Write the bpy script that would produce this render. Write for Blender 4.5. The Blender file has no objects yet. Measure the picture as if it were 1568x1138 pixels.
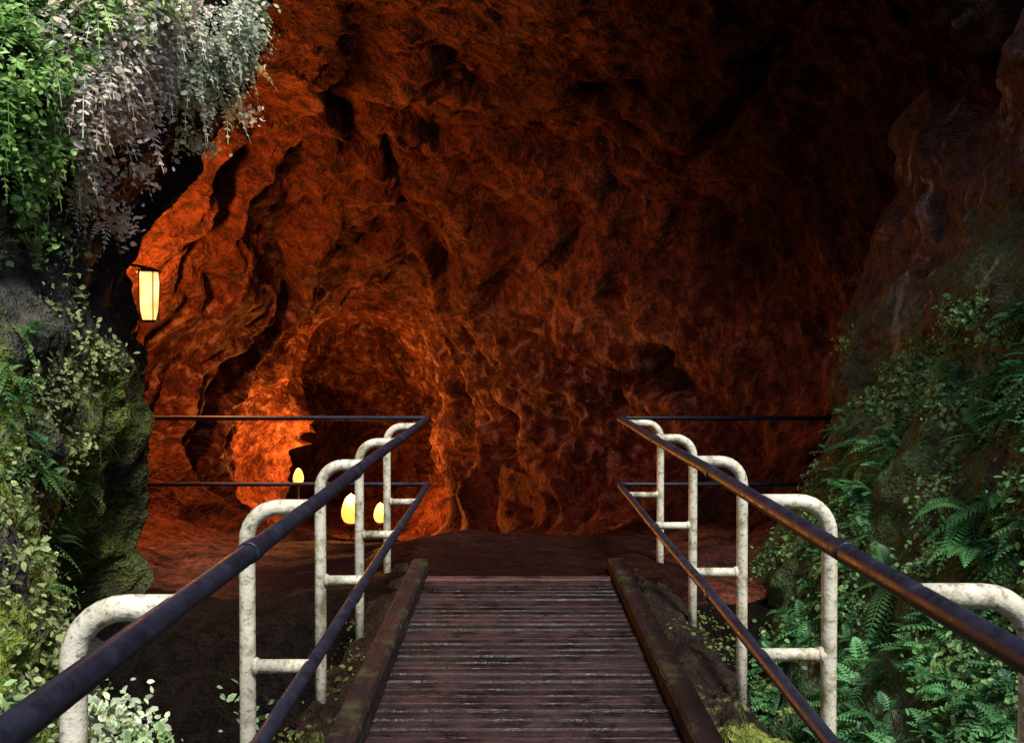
import bpy, math, numpy as np
from mathutils import Vector
R = np.random.RandomState(7)
scene = bpy.context.scene
scene.view_settings.view_transform='Standard'
scene.view_settings.look='None'
scene.view_settings.exposure=0

# ---------------- noise helpers ----------------
def _h(ix,iy,iz,seed):
    n=(ix*374761393+iy*668265263+iz*2147483647+seed*974711)&0xffffffff
    n=((n^(n>>13))*1274126177)&0xffffffff
    n=(n^(n>>16))&0xffffffff
    n=((n*2246822519)&0xffffffff); n=n^(n>>15)
    return (n&0xffff)/65535.0*2-1
def vn(x,y,z,seed=0):
    x=np.asarray(x,float);y=np.asarray(y,float)+x*0;z=np.asarray(z,float)+x*0
    xi=np.floor(x).astype(np.int64);yi=np.floor(y).astype(np.int64);zi=np.floor(z).astype(np.int64)
    fx=x-xi;fy=y-yi;fz=z-zi
    fx=fx*fx*(3-2*fx);fy=fy*fy*(3-2*fy);fz=fz*fz*(3-2*fz)
    r=0
    for a in (0,1):
        for b in (0,1):
            for c in (0,1):
                w=(fx if a else 1-fx)*(fy if b else 1-fy)*(fz if c else 1-fz)
                r=r+w*_h(xi+a,yi+b,zi+c,seed)
    return r
def fbm(x,y,z,o=4,seed=0,g=0.5):
    r=0;a=1;f=1
    for i in range(o):
        r=r+a*vn(x*f+i*17.3,y*f+i*5.1,z*f+i*9.7,seed+i); a*=g; f*=2.03
    return r
def sm(x,a,b):
    t=np.clip((x-a)/(b-a),0,1); return t*t*(3-2*t)

def link(o): scene.collection.objects.link(o); return o
def mesh_from(name,V,F,mats=(),smooth=True,col=None,matidx=None):
    V=np.asarray(V,np.float32); F=np.asarray(F,np.int32)
    me=bpy.data.meshes.new(name)
    me.vertices.add(len(V)); me.vertices.foreach_set('co',V.ravel())
    k=F.shape[1]
    me.loops.add(F.size); me.loops.foreach_set('vertex_index',F.ravel())
    me.polygons.add(len(F))
    me.polygons.foreach_set('loop_start',np.arange(0,F.size,k,dtype=np.int32))
    me.polygons.foreach_set('loop_total',np.full(len(F),k,np.int32))
    me.polygons.foreach_set('use_smooth',np.full(len(F),smooth))
    for m in mats: me.materials.append(m)
    if col is not None:
        a=me.color_attributes.new('Col','FLOAT_COLOR','POINT')
        c=np.ones((len(V),4),np.float32); c[:,:3]=col
        a.data.foreach_set('color',c.ravel())
    me.update(calc_edges=True); me.validate()
    return link(bpy.data.objects.new(name,me))
def grid_faces(n,m,wrap=False):
    i=np.arange(n-1)[:,None]; j=np.arange(m if wrap else m-1)[None,:]
    j2=(j+1)%m
    return np.stack([i*m+j,i*m+j2,(i+1)*m+j2,(i+1)*m+j],-1).reshape(-1,4)

# ---------------- node helpers ----------------
def newmat(name):
    m=bpy.data.materials.new(name); m.use_nodes=True
    nt=m.node_tree; b=nt.nodes['Principled BSDF']
    return m,nt,b
def ramp(nt,src,stops):
    r=nt.nodes.new('ShaderNodeValToRGB'); e=r.color_ramp.elements
    while len(e)<len(stops): e.new(0.5)
    for i,(p,c) in enumerate(stops):
        e[i].position=p; e[i].color=(c if len(c)==4 else (*c,1)) if not isinstance(c,(int,float)) else (c,c,c,1)
    nt.links.new(src,r.inputs[0]); return r.outputs[0]
def coords(nt,scale=(1,1,1),rot=(0,0,0)):
    t=nt.nodes.new('ShaderNodeTexCoord'); m=nt.nodes.new('ShaderNodeMapping')
    m.inputs['Scale'].default_value=scale; m.inputs['Rotation'].default_value=rot
    nt.links.new(t.outputs['Object'],m.inputs[0]); return m.outputs[0]
def noise(nt,vec,scale,detail=4,rough=0.6,dist=0):
    n=nt.nodes.new('ShaderNodeTexNoise'); n.inputs['Scale'].default_value=scale; n.inputs['Detail'].default_value=detail
    n.inputs['Roughness'].default_value=rough; n.inputs['Distortion'].default_value=dist
    nt.links.new(vec,n.inputs['Vector']); return n.outputs[0]
def mix(nt,f,a,b,mode='MIX'):
    m=nt.nodes.new('ShaderNodeMix'); m.data_type='RGBA'; m.blend_type=mode
    if isinstance(f,(int,float)): m.inputs[0].default_value=f
    else: nt.links.new(f,m.inputs[0])
    for s,i in ((a,6),(b,7)):
        if isinstance(s,tuple): m.inputs[i].default_value=(*s,1)
        else: nt.links.new(s,m.inputs[i])
    return m.outputs[2]
def math_(nt,op,a,b=None,c=None):
    m=nt.nodes.new('ShaderNodeMath'); m.operation=op
    for i,s in enumerate((a,b,c)):
        if s is None: continue
        if isinstance(s,(int,float)): m.inputs[i].default_value=s
        else: nt.links.new(s,m.inputs[i])
    return m.outputs[0]
def bump(nt,b,h,strength,dist=0.05):
    n=nt.nodes.new('ShaderNodeBump'); n.inputs['Strength'].default_value=strength; n.inputs['Distance'].default_value=dist
    nt.links.new(h,n.inputs['Height']); nt.links.new(n.outputs[0],b.inputs['Normal']); return n.outputs[0]
def attr_mask(nt):
    a=nt.nodes.new('ShaderNodeAttribute'); a.attribute_name='Col'; return a

# ---------------- materials ----------------
m_cave,nt,b=newmat('cave_lava_rock')
v=coords(nt); vs=coords(nt,(0.9,1.6,0.9),(0.25,0.2,0.0))
n1=noise(nt,v,0.8,3,0.65,0.3); n2=noise(nt,vs,6.0,4,0.66,0.4); n3=noise(nt,v,22,3,0.78)
c=ramp(nt,n1,[(0.32,(0.12,0.028,0.014)),(0.5,(0.29,0.075,0.034)),(0.70,(0.45,0.16,0.08))])
c=mix(nt,0.88,c,ramp(nt,n2,[(0.37,(0.11,0.08,0.07)),(0.5,(0.60,0.52,0.48)),(0.66,(1.0,1.0,0.95))]),'MULTIPLY')
c=mix(nt,0.72,c,ramp(nt,n3,[(0.38,(0.18,0.16,0.16)),(0.60,(1,1,1))]),'MULTIPLY')
at=attr_mask(nt); sp=nt.nodes.new('ShaderNodeSeparateColor'); nt.links.new(at.outputs[0],sp.inputs[0])
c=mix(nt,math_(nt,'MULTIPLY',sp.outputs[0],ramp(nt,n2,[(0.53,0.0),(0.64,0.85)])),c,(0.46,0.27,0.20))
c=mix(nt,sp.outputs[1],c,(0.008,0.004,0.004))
nt.links.new(c,b.inputs['Base Color'])
b.inputs['Roughness'].default_value=0.7
nt.links.new(math_(nt,'MULTIPLY',math_(nt,'SUBTRACT',1.0,sp.outputs[1]),0.28),b.inputs['Specular IOR Level'])
h=math_(nt,'ADD',n2,math_(nt,'MULTIPLY',n3,0.35)); bump(nt,b,h,0.85,0.13)

def wall_mat(name,dark,soil,moss,moss2,thr,mineral=None,up=((0.010,0.009,0.009),(0.06,0.03,0.022)),spec=0.3):
    m,nt,b=newmat(name); v=coords(nt); b.inputs['Specular IOR Level'].default_value=spec
    a=noise(nt,v,1.1,3,0.65,0.4); d=noise(nt,v,8,4,0.72,0.3); e=noise(nt,v,38,2,0.7)
    c=ramp(nt,d,[(0.35,dark),(0.62,soil),(0.78,tuple(min(1,x*1.9) for x in soil))])
    mc=ramp(nt,e,[(0.35,moss),(0.62,moss2)])
    at=attr_mask(nt); sp=nt.nodes.new('ShaderNodeSeparateColor'); nt.links.new(at.outputs[0],sp.inputs[0])
    mk=math_(nt,'ADD',math_(nt,'MULTIPLY',math_(nt,'ADD',a,math_(nt,'MULTIPLY',d,0.5)),0.66),math_(nt,'MULTIPLY',math_(nt,'SUBTRACT',sp.outputs[0],0.5),0.7))
    mk=ramp(nt,mk,[(thr,0.0),(thr+0.12,1.0)])
    c=mix(nt,mk,c,mc)
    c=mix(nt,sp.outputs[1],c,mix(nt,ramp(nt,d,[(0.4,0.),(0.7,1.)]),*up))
    if mineral:
        n4=noise(nt,coords(nt,(1.6,1.6,0.6)),2.2,5,0.75,0.6)
        f=math_(nt,'MULTIPLY',sp.outputs[2],ramp(nt,n4,[(0.56,0.0),(0.70,0.85)]))
        c=mix(nt,f,c,mineral)
    nt.links.new(c,b.inputs['Base Color']); b.inputs['Roughness'].default_value=0.75
    h=math_(nt,'ADD',d,math_(nt,'MULTIPLY',e,0.4)); bump(nt,b,h,1.0,0.10)
    return m
m_left=wall_mat('mossy_rock_left',(0.012,0.012,0.011),(0.085,0.08,0.065),(0.035,0.06,0.008),(0.22,0.28,0.035),0.52)
m_right=wall_mat('mossy_rock_right',(0.02,0.014,0.011),(0.15,0.09,0.07),(0.018,0.05,0.015),(0.08,0.15,0.045),0.53,(0.46,0.36,0.32),((0.014,0.007,0.006),(0.085,0.032,0.021)))
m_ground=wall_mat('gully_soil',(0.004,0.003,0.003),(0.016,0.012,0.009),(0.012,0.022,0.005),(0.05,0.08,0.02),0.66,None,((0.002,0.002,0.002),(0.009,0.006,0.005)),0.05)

def foliage_mat(name,trans=0.3):
    m,nt,b=newmat(name)
    a=attr_mask(nt); vv=noise(nt,coords(nt),14,1,0.5)
    c=mix(nt,0.5,a.outputs[0],ramp(nt,vv,[(0.3,(0.5,0.5,0.5)),(0.7,(1.1,1.1,1.0))]),'MULTIPLY')
    nt.links.new(c,b.inputs['Base Color']); b.inputs['Roughness'].default_value=0.5
    t=nt.nodes.new('ShaderNodeBsdfTranslucent'); nt.links.new(c,t.inputs[0])
    mx=nt.nodes.new('ShaderNodeMixShader'); mx.inputs[0].default_value=trans
    nt.links.new(b.outputs[0],mx.inputs[1]); nt.links.new(t.outputs[0],mx.inputs[2])
    nt.links.new(mx.outputs[0],nt.nodes['Material Output'].inputs[0]); return m
m_fol=foliage_mat('foliage')

m_post,nt,b=newmat('cream_painted_pipe')
v=coords(nt); n1=noise(nt,v,9,4,0.7); n2=noise(nt,v,45,3,0.7)
c=ramp(nt,n1,[(0.3,(0.34,0.32,0.22)),(0.46,(0.66,0.62,0.47)),(0.7,(0.82,0.79,0.68))])
c=mix(nt,ramp(nt,n2,[(0.54,0.),(0.68,0.85)]),c,(0.20,0.13,0.07))
c=mix(nt,math_(nt,'MULTIPLY',ramp(nt,n1,[(0.34,1.),(0.50,0.)]),0.75),c,(0.17,0.16,0.07))
nt.links.new(c,b.inputs['Base Color']); b.inputs['Roughness'].default_value=0.5; bump(nt,b,n2,0.4,0.01)
m_rail,nt,b=newmat('dark_steel_pipe')
v=coords(nt); n1=noise(nt,v,14,3,0.7)
nt.links.new(ramp(nt,n1,[(0.3,(0.008,0.008,0.014)),(0.65,(0.018,0.020,0.040)),(0.8,(0.045,0.042,0.055))]),b.inputs['Base Color'])
nt.links.new(ramp(nt,n1,[(0.3,0.38),(0.7,0.62)]),b.inputs['Roughness']); b.inputs['Specular IOR Level'].default_value=0.4
bump(nt,b,noise(nt,v,60,2,0.6),0.25,0.005)
m_wood,nt,b=newmat('wet_deck_wood')
v=coords(nt,(1,14,3)); n1=noise(nt,v,3.5,4,0.65,0.4)
at=attr_mask(nt); n5=noise(nt,coords(nt),4,5,0.75)
c=ramp(nt,n1,[(0.3,(0.013,0.006,0.006)),(0.55,(0.034,0.015,0.015)),(0.75,(0.075,0.040,0.040))])
c=mix(nt,1.0,c,at.outputs[0],'MULTIPLY')
c=mix(nt,0.9,c,ramp(nt,n5,[(0.38,(0.20,0.2,0.22)),(0.62,(1.1,1,1))]),'MULTIPLY')
nt.links.new(c,b.inputs['Base Color']); b.inputs['Specular IOR Level'].default_value=0.4
nt.links.new(ramp(nt,n5,[(0.38,0.30),(0.62,0.75)]),b.inputs['Roughness'])
bump(nt,b,math_(nt,'ADD',n1,n5),0.8,0.02)
m_kerb,nt,b=newmat('weathered_kerb_timber')
v=coords(nt,(8,1,8)); n1=noise(nt,v,3,4,0.7,0.3); n2=noise(nt,coords(nt),5,4,0.7)
c=ramp(nt,n1,[(0.3,(0.010,0.005,0.005)),(0.6,(0.024,0.010,0.010)),(0.8,(0.055,0.028,0.025))])
c=mix(nt,ramp(nt,n2,[(0.52,0.),(0.66,0.8)]),c,(0.05,0.055,0.02))
nt.links.new(c,b.inputs['Base Color']); b.inputs['Roughness'].default_value=0.75; b.inputs['Specular IOR Level'].default_value=0.25; bump(nt,b,math_(nt,'ADD',n1,n2),0.9,0.035)
m_ledge=wall_mat('mossy_ledge',(0.010,0.007,0.005),(0.035,0.022,0.016),(0.07,0.10,0.02),(0.30,0.35,0.07),0.54,spec=0.15)
m_iron,nt,b=newmat('lantern_metal'); b.inputs['Base Color'].default_value=(0.03,0.022,0.018,1); b.inputs['Metallic'].default_value=0.6; b.inputs['Roughness'].default_value=0.5
bump(nt,b,noise(nt,coords(nt),40,2),0.3,0.01)
def emis(name,c1,c2,s):
    m,nt,b=newmat(name); v=coords(nt); n=noise(nt,v,6,2)
    nt.links.new(ramp(nt,n,[(0.3,c1),(0.7,c2)]),b.inputs['Emission Color']); b.inputs['Emission Strength'].default_value=s
    b.inputs['Base Color'].default_value=(0.8,0.6,0.3,1); return m
m_glow=emis('lantern_glass',(1.0,0.40,0.10),(1.0,0.62,0.27),2.0)
m_glow2=emis('lamp_glass',(1.0,0.26,0.03),(1.0,0.42,0.09),2.9)

# ---------------- cave tube ----------------
K=np.array([
 (5.9,-5.1,3.9,5.2,-1.2),(6.7,-4.9,3.75,5.0,-0.35),(7.3,-4.8,3.65,4.9,-0.12),(8,-4.6,3.55,4.85,-0.12),(9,-4.35,3.4,4.75,-0.2),
 (10,-4.1,2.9,4.5,-0.4),(11,-4.0,1.9,3.9,-0.75),(11.6,-3.95,1.2,3.5,-0.9),(12.3,-4.0,0.5,3.1,-1.1),(13,-4.1,-0.1,2.75,-1.2),
 (14,-4.4,-0.6,2.35,-1.3),(16,-4.8,-1.2,1.85,-1.5),(18,-5.3,-1.7,1.55,-1.6),(21,-7.5,-3.6,1.4,-1.6),(25,-11,-8.5,1.3,-1.6)],float)
nd,nth=660,760
dd=np.concatenate([np.linspace(5.9,15,500,endpoint=False),np.linspace(15,25,160)])
P=[np.interp(dd,K[:,0],K[:,i]) for i in range(1,5)]
ker=np.ones(25)/25
P=[np.convolve(np.pad(p,12,mode='edge'),ker,'valid') for p in P]
L_,R_,T_,B_=[p[:,None] for p in P]
th=np.linspace(0,2*np.pi,nth,endpoint=False)[None,:]
ct,st=np.cos(th),np.sin(th)
cx=(L_+R_)/2; cz=B_+(T_-B_)*0.42
rx=(R_-L_)/2; rz=np.where(st>=0,T_-cz,cz-B_)
e=np.where(st>=0,2.1,3.0)
rad=(np.abs(ct)**e+np.abs(st)**e)**(-1/e)
X=cx+rx*rad*ct; Z=cz+rz*rad*st; Y=np.broadcast_to(dd[:,None],X.shape).copy()
nx=ct*rx; nz=st*rz; ln=np.sqrt(nx**2+nz**2); nx=nx/ln; nz=nz/ln
floor=sm(-nz,0.5,0.9)
amp=1-0.85*floor
big=fbm(X*0.42,Y*0.42,Z*0.42,2,11)*0.5
w=fbm(X*0.5,Y*0.4,Z*0.5,3,21)
def terr(u,k=0.84):
    f=u-np.floor(u); a=np.where(f<k,f/k,(1-f)/(1-k)); return a*a*(3-2*a)
t1=terr(Y*0.95+w*0.9+0.08*X)-0.4
t2=terr(Y*2.6+w*2.4-0.3*Z+0.5*fbm(X*1.2,Y*1.2,Z*1.2,3,33),0.78)-0.4
tm=sm(vn(X*0.45,Y*0.45,Z*0.45,37),-0.7,0.2)
tm2=0.35+0.65*sm(vn(X*0.7,Y*0.7,Z*0.7,39),-0.3,0.5)
deep=sm(Y,8.6,10.5)
upper=sm(Z,2.9,3.9)*sm(X,-2.4,-1.4)
fine=fbm(X*2.2,Y*2.6,Z*2.2,5,51,0.52)
disp=big+(0.55*t1*tm*(1-0.6*upper)+0.17*t2*tm2)*(0.2+0.8*deep)+(0.10+0.04*upper)*fine
disp=disp-1.0*np.exp(-((Y-14.9)/0.55)**2)*sm(-nx,0.3,0.8)
def seg_dist(px,pz,a,b):
    ax,az=a;bx,bz=b; vx,vz=bx-ax,bz-az
    t=np.clip(((px-ax)*vx+(pz-az)*vz)/(vx*vx+vz*vz),0,1)
    return np.hypot(px-ax-t*vx,pz-az-t*vz)
def img(px,py,d): return ((px-784)*d/1400,1.65-(py-543)*d/1400)
crack=np.zeros_like(X)
wob=fbm(X*2.5,Y*2.5,Z*2.5,3,77)*0.10
for pts,d0,wd in [([(600,80),(515,130),(525,190),(585,200),(700,222)],9.6,0.13),([(585,200),(600,300),(590,390)],10.3,0.08),
                  ([(1090,0),(1125,80),(1130,160),(1100,210)],8.8,0.08),([(940,640),(960,570),(1000,600),(1030,540),(1035,600)],10.6,0.12),
                  ([(430,480),(500,430),(640,350)],11.2,0.07)]:
    q=[img(a,b_,d0) for a,b_ in pts]
    dm=np.full(X.shape,9.)
    for a,b_ in zip(q[:-1],q[1:]): dm=np.minimum(dm,seg_dist(X+wob,Z+wob,a,b_))
    k=np.exp(-(dm/wd)**2)*np.exp(-((Y-d0)/1.6)**2)
    crack=np.maximum(crack,k)
disp=disp+0.30*crack
disp=disp*amp
X=X+nx*disp; Z=Z+nz*disp; Y=Y+0.10*fbm(X*2,dd[:,None]*2+X*0,Z*2,3,91)*(1-floor)
fl=[]  # unseen cliff face above the mouth, added to block light
for s,dy in ((2.0,-0.5),(1.7,-0.3),(1.45,-0.15),(1.25,-0.08),(1.1,-0.03)):
    fl.append(np.stack([cx[0]+(X[0]-cx[0])*s,Y[0]+dy+0.1*fbm(X[0]*s,Z[0]*s,X[0]*0+s,3,5),cz[0]+(Z[0]-cz[0])*s],-1))
V=np.concatenate([np.array(fl).reshape(-1,3),np.stack([X,Y,Z],-1).reshape(-1,3)])
minr=0.6*sm(X,0.9,2.6)*sm(Z,0.3,2)*sm(-Y,-11.5,-8)+0.75*sm(Z,-0.5,0.8)*sm(-Z,-2.9,-1.9)*sm(Y,10.2,11.2)
gdark=floor*(1-0.7*sm(Y,9.8,11.5))*0.99  # floor blackened in colour to hold down sun and lamp light
updark=0.80*sm(Z,3.2,4.5)*sm(X,-0.2,2.0)+0.80*sm(X,1.3,3.2)*sm(Z,1.2,3.2)+0.2*sm(X,1.0,3.0)  # shade over the upper and right rock, put into the colour
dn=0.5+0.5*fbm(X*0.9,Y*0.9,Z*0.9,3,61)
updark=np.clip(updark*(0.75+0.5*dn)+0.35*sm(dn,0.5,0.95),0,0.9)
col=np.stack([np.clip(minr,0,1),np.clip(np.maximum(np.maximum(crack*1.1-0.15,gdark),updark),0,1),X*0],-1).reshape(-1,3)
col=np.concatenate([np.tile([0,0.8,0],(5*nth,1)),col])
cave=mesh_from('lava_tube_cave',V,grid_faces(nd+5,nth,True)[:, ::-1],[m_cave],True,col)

# ---------------- side walls ----------------
def left_wall(s,z):
    zz=[-2.6,-1.5,-0.8,-0.2,0.6,1.4,2.0,2.5,2.95,3.4,3.8,4.4,5.5,8]
    near=[-1.2,-1.45,-1.75,-2.05,-2.4,-2.6,-2.72,-2.8,-2.87,-2.95,-3.15,-3.5,-4.2,-5.2]
    far=[-2.6,-2.8,-2.95,-2.95,-2.88,-2.88,-2.93,-2.88,-2.62,-2.35,-2.0,-1.8,-2.0,-2.6]
    k=sm(s,3.6,6.7)
    x=np.interp(z,zz,near)*(1-k)+np.interp(z,zz,far)*k
    y=np.minimum(s,6.9+0.12*(s-6.9))
    x=x-np.maximum(0,s-6.9)**1.3*0.9*sm(s,6.9,8)
    lump=fbm(y*0.7,z*0.6,s*0.2+x*0.1,3,101)*0.28+fbm(s*2.3,z*2.0,y*0.3,5,111)*0.16
    lump=lump+0.12*(1-np.abs(fbm(s*1.2+z*0.6,z*0.9,s*0,3,121)))
    x=x+lump*sm(s,-3,0)
    y=y+0.3*fbm(z*1.1,s*0.6,x*0,4,131)*sm(s,5.5,7)
    return x,y,z
def right_wall(s,z):
    zz=[-2.6,-1.5,-0.8,0,0.8,1.6,2.4,3.2,4,5,8]
    xx=[1.2,1.5,1.75,2.25,2.65,2.95,3.12,3.2,3.25,3.4,3.8]
    x=np.interp(z,zz,xx)
    y=s+0.0
    x=x+sm(s,7.0,9.4)*0.8*sm(z,-0.5,0.8)+sm(s,8.3,9.8)*0.8
    x=x+0.45*(1-sm(s,1,5))
    lump=fbm(s*0.6,z*0.6,x*0.2,3,201)*0.25+fbm(s*2.2,z*2.0,x*0.2,5,211)*0.14
    x=x-lump*1.0
    return x,y+0.1*fbm(s*2,z*2,x*0,3,221),z
def build_wall(name,fn,s0,s1,mat,flip,colfn,ztop=6.0):
    ns,nz_=500,400
    s=np.linspace(s0,s1,ns)[:,None]+np.zeros((1,nz_)); z=np.linspace(-2.6,ztop,nz_)[None,:]+np.zeros((ns,1))
    x,y,z=fn(s,z)
    F=grid_faces(ns,nz_)
    if flip: F=F[:,::-1]
    return mesh_from(name,np.stack([x,y,z],-1).reshape(-1,3),F,[mat],True,colfn(x,y,z).reshape(-1,3))
def cl(x,y,z):
    mo=0.66-0.25*sm(z,1.4,2.4)*1+0.0*x
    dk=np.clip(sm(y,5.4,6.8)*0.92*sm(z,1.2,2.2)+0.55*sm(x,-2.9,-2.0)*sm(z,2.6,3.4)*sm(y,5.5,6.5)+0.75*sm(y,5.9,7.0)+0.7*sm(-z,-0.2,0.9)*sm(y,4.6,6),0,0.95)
    return np.stack([mo,dk,x*0],-1)
def cr(x,y,z):
    mo=0.70-0.30*sm(z,1.6,3.0); dk=np.clip(0.86*sm(z,1.7,3.2)+sm(y,6.5,8.2)*0.85*sm(z,0.2,1.6),0,0.97)  # dk: shade painted high on the wall, reddish rock tone towards the cave
    return np.stack([mo,dk,0.9*sm(z,0.8,1.6)*(1-0.5*sm(z,2.8,3.6))],-1)
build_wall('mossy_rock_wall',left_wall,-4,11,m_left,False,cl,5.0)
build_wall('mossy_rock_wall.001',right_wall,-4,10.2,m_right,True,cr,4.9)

gx,gy=np.meshgrid(np.linspace(-4,4,220),np.linspace(-6,7.1,300),indexing='ij')
gz=-1.35+0.25*fbm(gx*0.9,gy*0.9,gx*0,5,301)*(1-0.6*sm(gy,5.5,7))+1.17*sm(gy,5.4,6.9)
mesh_from('gully_bed',np.stack([gx,gy,gz],-1).reshape(-1,3),grid_faces(220,300),[m_ground],True,np.zeros((gx.size,3))+[0.45,0.7,0])  # bed blackened in vertex colour to stand for the gully's darkness
gx,gy=np.meshgrid(np.linspace(-150,150,60),np.linspace(-150,150,60),indexing='ij')
gz=-2.3+0.2*fbm(gx*0.1,gy*0.1,gx*0,2,311)
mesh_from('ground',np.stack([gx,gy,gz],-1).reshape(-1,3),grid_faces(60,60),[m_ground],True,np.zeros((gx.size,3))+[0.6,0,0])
a=np.linspace(math.pi*0.98,math.pi*2.02,160)[:,None]; zz=np.linspace(-2.5,3.6,60)[None,:]
r=6.5+0.25*zz+0.6*fbm(np.cos(a)*3+zz*0,np.sin(a)*3,zz*0.8,4,321)
mesh_from('sky_block_slope',np.stack([r*np.cos(a)+zz*0,-3.5+r*np.sin(a)+zz*0,zz+a*0],-1).reshape(-1,3),grid_faces(160,60),[m_ground],True,np.zeros((9600,3))+[0.9,0,0])  # unseen slope behind the camera, added to cut sky light

# ---------------- footbridge ----------------
class MB:
    def __init__(s): s.v=[];s.f=[];s.c=[];s.m=[];s.sm=[]
    def box(s,x0,x1,y0,y1,z0,z1,c=(1,1,1),m=0,jit=0,bev=0.006):
        b=bev
        rows=[(x0,x1,y0,y1,z0),(x0,x1,y0,y1,z1-b),(x0+b,x1-b,y0+b,y1-b,z1)]
        o=len(s.v)
        for (a,b_,c_,d_,z) in rows:
            for (x,y) in ((a,c_),(b_,c_),(b_,d_),(a,d_)):
                s.v.append((x,y,z+(R.uniform(-jit,jit) if jit else 0))); s.c.append(c)
        for k in (0,1):
            for i in range(4):
                j=(i+1)%4; s.f.append((o+k*4+i,o+k*4+j,o+k*4+4+j,o+k*4+4+i)); s.m.append(m); s.sm.append(False)
        s.f.append((o+8,o+9,o+10,o+11)); s.m.append(m); s.sm.append(False)
        s.f.append((o+3,o+2,o+1,o)); s.m.append(m); s.sm.append(False)
    def tube(s,pts,rad,m=0,n=14,cap=True,c=(1,1,1)):
        pts=[Vector(p) for p in pts]; o=len(s.v)
        prev=None
        for i,p in enumerate(pts):
            t=(pts[min(i+1,len(pts)-1)]-pts[max(i-1,0)]).normalized()
            if prev is None:
                ref=Vector((0,1,0)) if abs(t.y)<0.9 else Vector((0,0,1))
                a=t.cross(ref).normalized()
            else: a=(prev-t*prev.dot(t)).normalized()
            prev=a; b_=t.cross(a)
            rr=rad[i] if isinstance(rad,(list,tuple)) else rad
            for k in range(n):
                q=2*math.pi*k/n; s.v.append(tuple(p+(a*math.cos(q)+b_*math.sin(q))*rr)); s.c.append(c)
        for i in range(len(pts)-1):
            for k in range(n):
                k2=(k+1)%n; s.f.append((o+i*n+k,o+i*n+k2,o+(i+1)*n+k2,o+(i+1)*n+k)); s.m.append(m); s.sm.append(True)
        if cap:
            s.f.append(tuple(o+k for k in range(n))[::-1]); s.m.append(m); s.sm.append(False)
            e=o+(len(pts)-1)*n; s.f.append(tuple(e+k for k in range(n))); s.m.append(m); s.sm.append(False)
    def make(s,name,mats,parent=None):
        me=bpy.data.meshes.new(name); me.from_pydata(s.v,[],s.f)
        for mm in mats: me.materials.append(mm)
        me.polygons.foreach_set('material_index',s.m); me.polygons.foreach_set('use_smooth',s.sm)
        a=me.color_attributes.new('Col','FLOAT_COLOR','POINT')
        cc=np.ones((len(s.v),4),np.float32); cc[:,:3]=s.c; a.data.foreach_set('color',cc.ravel())
        me.update(); o=link(bpy.data.objects.new(name,me)); o.parent=parent; return o
XL,XR=-0.634,0.733
bridge=link(bpy.data.objects.new('wooden_footbridge',None))
mb=MB(); y=-2.0
while y<6.6:
    w=0.088; k=R.uniform(0.45,1.4)
    mb.box(XL+R.uniform(-.003,.003),XR+R.uniform(-.002,.002),y,y+w,-0.04,R.uniform(-.005,.005),(k,k*R.uniform(.9,1.05),k*R.uniform(.9,1.2)),0,0.003,0.010)
    y+=w+R.uniform(0.006,0.012)
mb.box(XL,XR,y,y+0.10,-0.04,0.014,(3,2.8,2.7),0,0,0.01)
yend=y+0.10
mb.make('deck_planks',[m_wood],bridge)
mb=MB()
for xa,xb in ((XL-0.13,XL-0.005),(XR+0.005,XR+0.13)):
    yy=-2.0
    while yy<6.7:
        y2=min(yy+2.4,7.0); mb.box(xa,xb,yy,y2-0.006,-0.16,0.09+R.uniform(-.004,.004),(1,1,1),0,0.003,0.016); yy=y2
mb.make('kerb_timbers',[m_kerb],bridge)
mb=MB()
for x in (XL+0.1,0.05,XR-0.1): mb.box(x-0.06,x+0.06,-2,6.7,-0.32,-0.045,(1,1,1))
for yy in np.arange(-1.5,6.6,1.35): mb.box(-1.12,1.35,yy-0.07,yy+0.07,-0.46,-0.325,(1,1,1))
mb.make('support_joists',[m_kerb],bridge)
for nm,x0,x1,sd in (('mossy_stone_ledge',-1.06,XL-0.125,1),('mossy_stone_ledge.001',XR+0.125,1.30,2)):
    u,w=np.meshgrid(np.linspace(0,1,70),np.linspace(-1.5,7.4,600),indexing='ij')
    inner=x1 if sd==1 else x0; outer=x0 if sd==1 else x1
    sgn=1 if sd==2 else -1
    t=u*1.6
    wid=abs(outer-inner)
    x=inner+sgn*wid*np.minimum(t,1)+sgn*0.12*np.sin(np.clip(t-1,0,1)*2)
    z=-0.08-0.16*np.minimum(t,1)**2-1.6*np.maximum(t-1,0)**1.2
    nn=fbm(x*3.5,w*3.5,z*3,5,400+sd)
    mossb=(np.exp(-((w-3.7)/0.75)**2) if sd==2 else np.exp(-((w-3.9)/0.6)**2))
    z=z+0.10*nn*sm(u,0,0.15)+0.08*mossb*sm(u,0,0.2); x=x+sgn*0.10*fbm(x*2,w*2,z*2+9,4,410+sd)*sm(u,0.3,0.7)
    col=np.zeros((u.size,3)); col[:,0]=(0.36+(0.65 if sd==2 else 0.3)*mossb).ravel()
    F=grid_faces(70,600)
    mesh_from(nm,np.stack([x,w,z],-1).reshape(-1,3),F if sd==1 else F[:,::-1],[m_ledge],True,col)
gx,gy=np.meshgrid(np.linspace(-1.9,2.2,160),np.linspace(yend+0.004,9.8,160),indexing='ij')
gz=-0.03+0.04*fbm(gx*2,gy*2,gx*0,5,501)-0.35*sm(gy,8.4,9.8)-0.3*sm(np.abs(gx-0.1),0.9,2.0)-0.6*(1-sm(gy,yend,yend+0.25))*sm(np.abs(gx-0.05),0.75,0.95)
mesh_from('stone_landing_path',np.stack([gx,gy,gz],-1).reshape(-1,3),grid_faces(160,160),[m_cave],True,np.tile([0,0.92,0],(gx.size,1)))  # cave rock colour blackened here to subdue sun on the landing

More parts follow.
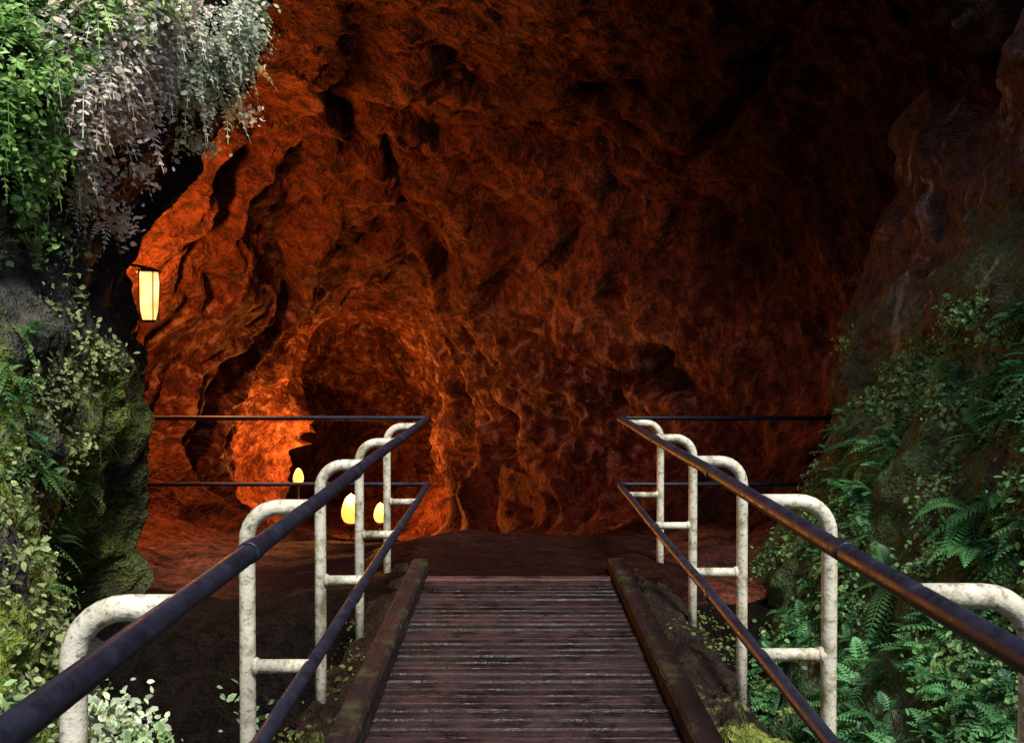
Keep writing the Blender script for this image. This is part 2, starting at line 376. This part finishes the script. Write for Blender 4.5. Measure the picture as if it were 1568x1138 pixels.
# ---------------- railings ----------------
HT,HL=1.086,0.496
def railing(name,xr,xp,ys,xe,sgn):
    par=link(bpy.data.objects.new(name,None))
    mb=MB()
    for i,y in enumerate(ys):
        pts=[(xp,y,-0.45),(xp,y,0.2),(xp,y,0.6),(xp,y,HT-0.12)]
        for k in range(1,8):
            q=k/7*math.pi/2; pts.append((xp-sgn*0.12*(1-math.cos(q)),y,HT-0.12+0.12*math.sin(q)))
        pts.append((xr+sgn*0.005,y,HT))
        mb.tube(pts,0.0295,0,16)
        mb.tube([(xp,y,HL),(xr+sgn*0.004,y,HL)],0.025,0,14)
        mb.tube([(xp-sgn*0.026,y,HL),(xp-sgn*0.042,y,HL)],[0.034,0.028],0,14)
    mb.make('posts',[m_post],par)
    mb=MB(); ye=8.12
    for hz,xx,rd in ((HT,xr,0.030),(HL,xr,0.027)):
        pts=[(xx,-1.5,hz)]
        for y in np.arange(0,ye-0.1,0.9): pts.append((xx+0.003*math.sin(y*2),y,hz+0.004*math.sin(y*1.7)))
        for k in range(0,6):
            q=k/5*math.pi/2; pts.append((xx+sgn*0.07*(1-math.cos(q)),ye-0.07+0.07*math.sin(q),hz))
        pts.append((xe,ye,hz)); mb.tube(pts,[rd*0.97]*(len(pts)-3)+[rd*0.7]*3,0,16)
        for y in (0.9,2.62,4.35,6.1): mb.tube([(xx,y-0.035,hz),(xx,y-0.03,hz),(xx,y+0.03,hz),(xx,y+0.035,hz)],[rd*1.0,rd*1.12,rd*1.12,rd*1.0],0,16)
    mb.make('rails',[m_rail],par)
railing('pipe_railing',-0.75,-0.98,[0.70,2.03,3.37,4.66,5.85,7.15],-4.7,-1)
railing('pipe_railing.001',0.953,1.22,[0.80,2.13,3.50,4.83,6.15,7.5],3.3,1)

# ---------------- lanterns ----------------
def lantern(name,x,y,z,s,mat,power,colr,wall=None,post=None,off=(0,0,0),rad=0.06,fr=1.0):
    par=link(bpy.data.objects.new(name,None))
    w=0.075*s;h=0.2*s
    mb=MB()
    if post is None:
        mb.tube([(x,y,z-h),(x,y,z-h*0.6),(x,y,z),(x,y,z+h*0.6),(x,y,z+h)],[w*0.7,w*0.95,w*1.05,w*1.1,w*1.0],0,12)
    else:  # flame-shaped glass globe
        h=0.15*s; zs=np.linspace(-1,1,11); mb.tube([(x,y,z+h*q) for q in zs],[max(0.008,w*1.25*math.sqrt(max(0,1-q*q))*(1-0.28*q)) for q in zs],0,14)
    mb.make('glass',[mat],par)
    mb=MB()
    if post is None:
        for k in range(4):
            a=k*math.pi/2+0.75; mb.tube([(x+w*1.08*math.cos(a),y+w*1.08*math.sin(a),z-h-0.01),(x+w*1.15*math.cos(a),y+w*1.15*math.sin(a),z+h+0.01)],0.005*s*fr,0,8)
        mb.tube([(x,y,z-h-0.02*s),(x,y,z-h-0.003)],[w*0.8,w*1.1],0,12)
        mb.tube([(x,y,z+h+0.004),(x,y,z+h+0.015*s),(x,y,z+h+0.04*s),(x,y,z+h+0.05*s)],[w*1.45,w*1.4,w*0.5,w*0.3],0,12)
    else:
        mb.tube([(x,y,z-h-0.05*s),(x,y,z-h-0.01),(x,y,z-h+0.02)],[w*0.4,w*0.8,w*0.6],0,12)
        mb.tube([(x,y,z-h-0.03*s),(x,y,post)],0.02,0,8)
        mb.tube([(x,y,post+0.03),(x,y,post)],[0.05,0.09],0,10)
    if wall: mb.tube([(x,y,z+h+0.04*s),(x+wall[0]*0.5,y+wall[1]*0.5,z+h+0.08*s),(x+wall[0],y+wall[1],z+h)],0.012*s,0,8)
    mb.make('frame',[m_iron],par)
    l=bpy.data.lights.new(name+'_light','POINT'); l.energy=power; l.color=colr; l.shadow_soft_size=rad
    lo=link(bpy.data.objects.new('bulb_light',l)); lo.location=(x+off[0],y+off[1],z+off[2]); lo.parent=par
OR=(1.0,0.34,0.055)
lx,lz=img(229,454,7.8)
lantern('wall_lantern',lx,7.8,lz,1.0,m_glow,330,OR,wall=(-0.5,-0.3,0),off=(-0.5,0.9,0.25),rad=0.10)
for (px,py,d,s,pw,po,yo) in ((456,730,14.0,0.85,150,-1.3,0.1),(537,780,13.4,1.5,190,-1.25,-0.1),(582,786,14.4,1.1,80,-1.35,-0.2)):
    x,z=img(px,py,d)
    lantern('path_lantern',x,d,z,s,m_glow2,pw,OR,post=po,off=(0,yo,0.30),rad=0.05)

# ---------------- foliage ----------------
def nrm(a): return a/np.maximum(np.linalg.norm(a,axis=-1,keepdims=True),1e-6)
def wall_pts(fn,s,z,inside):
    e=0.06
    p=np.stack(fn(s,z),-1); a=np.stack(fn(s+e,z),-1)-p; b_=np.stack(fn(s,z+e),-1)-p
    n=nrm(np.cross(a,b_)); flip=np.sign(n[:,0]*inside); flip[flip==0]=1
    return p,n*flip[:,None]
def ferns(p,n,L,col,per=7,pairs=13,droop=0.6,wid=0.26,up=0.3):
    M=len(p)
    P0=np.repeat(p,per,0)+R.normal(0,0.01,(M*per,3)); n0=np.repeat(n,per,0); Ls=np.repeat(L,per)*R.uniform(0.6,1.15,M*per)
    d=nrm(n0*0.7+R.normal(0,0.65,(M*per,3))+np.array([0,0,up]))
    t=np.linspace(0.08,1,pairs)[None,:,None]
    L3=Ls[:,None,None]
    dr=droop*R.uniform(0.5,1.5,(M*per,1,1))
    pos=P0[:,None,:]+d[:,None,:]*L3*t+np.array([0,0,-1.])*L3*dr*t**2
    tan=nrm(d[:,None,:]+np.array([0,0,-1.])*2*dr*t)
    side=nrm(np.cross(tan,np.array([0,0,1.])+0.4*n0[:,None,:]+0*tan))
    prof=(np.sin(np.clip(t*0.95+0.05,0,1)*np.pi)**0.6*(1.15-0.75*t))*wid*L3*0.9
    Q=[]
    for sg in (-1,1):
        base=pos; dirp=nrm(side*sg+0.35*tan-0.25*np.array([0,0,1.])*R.uniform(0,1,(M*per,1,1)))
        hw=0.42*L3/pairs
        Q.append(np.stack([base,base+dirp*prof*0.45+tan*hw,base+dirp*prof,base+dirp*prof*0.4-tan*hw*0.9],2))
    w=0.008*L3*1.2
    Q.append(np.stack([pos[:,:-1]-side[:,:-1]*w,pos[:,:-1]+side[:,:-1]*w,pos[:,1:]+side[:,1:]*w*0.7,pos[:,1:]-side[:,1:]*w*0.7],2))
    cc=np.repeat(col,per,0)*R.uniform(0.65,1.35,(M*per,1))
    VV=[];CC=[]
    for q in Q:
        k=q.shape[1]; VV.append(q.reshape(-1,3)); CC.append(np.repeat(cc,k*4,0))
    return np.concatenate(VV),np.concatenate(CC)
def leaves(p,n,K_,spread,size,col,flat=0.4,bias=(0,-0.3,0.5)):
    M=len(p); c0=np.repeat(p,K_,0); n0=np.repeat(n,K_,0); sp=np.repeat(spread,K_)[:,None]
    off=R.normal(0,1,(M*K_,3))*sp*np.array([1,1,0.9]); off=off-n0*np.minimum(0,(off*n0).sum(1,keepdims=True))*1.6
    c=c0+off; nn=nrm(n0*flat*2+R.normal(0,0.6,(M*K_,3))+np.array(bias))
    a=nrm(np.cross(nn,R.normal(0,1,(M*K_,3)))); b_=np.cross(nn,a)
    s=(size*R.uniform(0.4,1.5,M*K_))[:,None]
    wd=R.uniform(0.7,1.25,(M*K_,1))
    p0=c-a*s; p1=c-a*s*0.35+b_*s*0.62*wd; p2=c+a*s*0.45+b_*s*0.5*wd; p3=c+a*s*1.05-nn*s*0.3; p4=c+a*s*0.45-b_*s*0.5*wd; p5=c-a*s*0.35-b_*s*0.62*wd
    q=np.stack([np.stack([p0,p1,p2,p3],1),np.stack([p0,p3,p4,p5],1)],1)
    cc=np.repeat(np.repeat(col,K_,0)*R.uniform(0.5,1.5,(M*K_,1)),8,0)
    return q.reshape(-1,3),cc
def foliage_obj(name,parts):
    V=np.concatenate([a for a,_ in parts]); C=np.concatenate([b_ for _,b_ in parts])
    F=np.arange(len(V)).reshape(-1,4)
    return mesh_from(name,V,F,[m_fol],False,np.clip(C,0,1))
def colr(n,a,b_): 
    t=R.rand(n,1); return np.array(a)*(1-t)+np.array(b_)*t
def scatter(fn,inside,num,s0,s1,z0,z1,thr,seed,fs=1.1):
    s=R.uniform(s0,s1,num); z=R.uniform(z0,z1,num)
    m=vn(s*fs,z*fs,s*0,seed)+0.4*vn(s*3,z*3,s*0,seed+3)>thr+0.5*sm(z,0.8,2.0)*(fn is right_wall); s=s[m];z=z[m]
    p,n=wall_pts(fn,s,z,inside); return p+n*0.01,n
G1=(0.05,0.18,0.07);G2=(0.18,0.48,0.17)
parts=[]
p,n=scatter(right_wall,-1,1500,2.5,7.4,-1.3,2.2,0.05,600,1.9)
parts.append(ferns(p,n,R.uniform(0.10,0.22,len(p)),colr(len(p),G1,G2),6,9,0.5,0.36))
p,n=scatter(right_wall,-1,1900,2.5,7.8,-1.4,2.0,0.08,610,2.2)
parts.append(leaves(p,n,18,np.full(len(p),0.055),0.017,colr(len(p),(0.06,0.19,0.05),(0.30,0.56,0.20))))
foliage_obj('fern_foliage',parts)
parts=[]
p,n=wall_pts(right_wall,np.array([4.9,5.0,5.15,5.3,5.6]),np.array([0.9,0.55,0.75,1.15,0.25]),-1)
parts.append(ferns(p,n,np.full(5,0.42),colr(5,(0.08,0.28,0.08),(0.14,0.42,0.14)),8,18,0.7))
foliage_obj('large_fern',parts)
parts=[]
p,n=scatter(left_wall,1,350,2.0,6.0,-1.3,2.4,0.2,620)
parts.append(ferns(p,n,R.uniform(0.10,0.2,len(p)),colr(len(p),G1,(0.16,0.30,0.06)),6,10,0.6))
p,n=scatter(left_wall,1,700,2.0,6.2,-1.4,2.6,0.2,630)
parts.append(leaves(p,n,18,np.full(len(p),0.055),0.016,colr(len(p),(0.09,0.15,0.03),(0.45,0.52,0.22))))
foliage_obj('moss_and_herb_foliage',parts)
parts=[]
for (d,z,sd,sz,num,c1,c2,sp,ls) in ((4.9,3.1,0.25,0.35,50,(0.14,0.32,0.05),(0.36,0.60,0.16),0.07,0.019),
      (5.2,3.75,0.2,0.12,25,(0.2,0.4,0.08),(0.5,0.7,0.24),0.07,0.019),
      (5.5,3.35,0.20,0.33,150,(0.9,0.68,0.54),(1.0,0.93,0.82),0.07,0.018),(6.2,3.65,0.2,0.2,60,(0.5,0.62,0.38),(0.88,0.88,0.72),0.055,0.016)):  # pale dried ferns, whitened further to imitate blown-out daylight
    s=d+R.normal(0,sd,num); zz_=z+R.normal(0,sz,num); p,n=wall_pts(left_wall,s,zz_,1)
    p=p+n*0.05+np.array([0.05,-0.05,0])
    parts.append(ferns(p,n,R.uniform(0.12,0.26,num),colr(num,c1,c2),5,9,0.9,0.36,0.0))
    parts.append(leaves(p+n*0.06,n,60,np.full(num,sp),ls,colr(num,c1,c2),0.3,(0.15,-0.7,0.7)))
foliage_obj('hanging_fern_foliage',parts)
parts=[]
M=90; y=R.uniform(2.5,6.6,M); sd=R.rand(M)<0.5
p=np.stack([np.where(sd,R.uniform(-1.1,-0.85,M),R.uniform(1.0,1.4,M)),y,np.full(M,-0.2)],1); n=np.tile([0,0,1.],(M,1))
parts.append(leaves(p,n,16,np.full(M,0.05),0.013,colr(M,(0.05,0.09,0.02),(0.22,0.26,0.06))))
M=40; p=np.stack([R.normal(-1.62,0.16,M),R.normal(3.5,0.2,M),R.normal(-0.02,0.12,M)],1); n=np.tile(nrm(np.array([0.4,-0.4,0.8])),(M,1))
parts.append(leaves(p,n,36,np.full(M,0.06),0.018,colr(M,(0.25,0.42,0.16),(0.75,0.85,0.6))))
foliage_obj('ledge_moss_foliage',parts)

# ---------------- light, world, camera ----------------
sdir=Vector((0.22,-0.52,0.82)).normalized()
l=bpy.data.lights.new('sun','SUN'); l.energy=5.0; l.angle=math.radians(12); l.color=(1,0.96,0.9)
so=link(bpy.data.objects.new('sun',l)); so.rotation_euler=sdir.to_track_quat('Z','Y').to_euler(); so.location=(5,-8,12)
w=bpy.data.worlds.new('World'); scene.world=w; w.use_nodes=True
sk=w.node_tree.nodes.new('ShaderNodeTexSky'); sk.sky_type='NISHITA'; sk.sun_disc=False
sk.sun_elevation=math.asin(sdir.z); sk.sun_rotation=math.atan2(sdir.x,sdir.y)
w.node_tree.links.new(sk.outputs[0],w.node_tree.nodes['Background'].inputs[0]); w.node_tree.nodes['Background'].inputs[1].default_value=0.15
cam=bpy.data.cameras.new('camera'); cam.lens=36*1400/1568; cam.sensor_width=36; cam.clip_end=500; cam.clip_start=0.05
co=link(bpy.data.objects.new('camera',cam)); co.location=(0,0,1.65); co.rotation_euler=(math.radians(90-1.06),0,0)
scene.camera=co
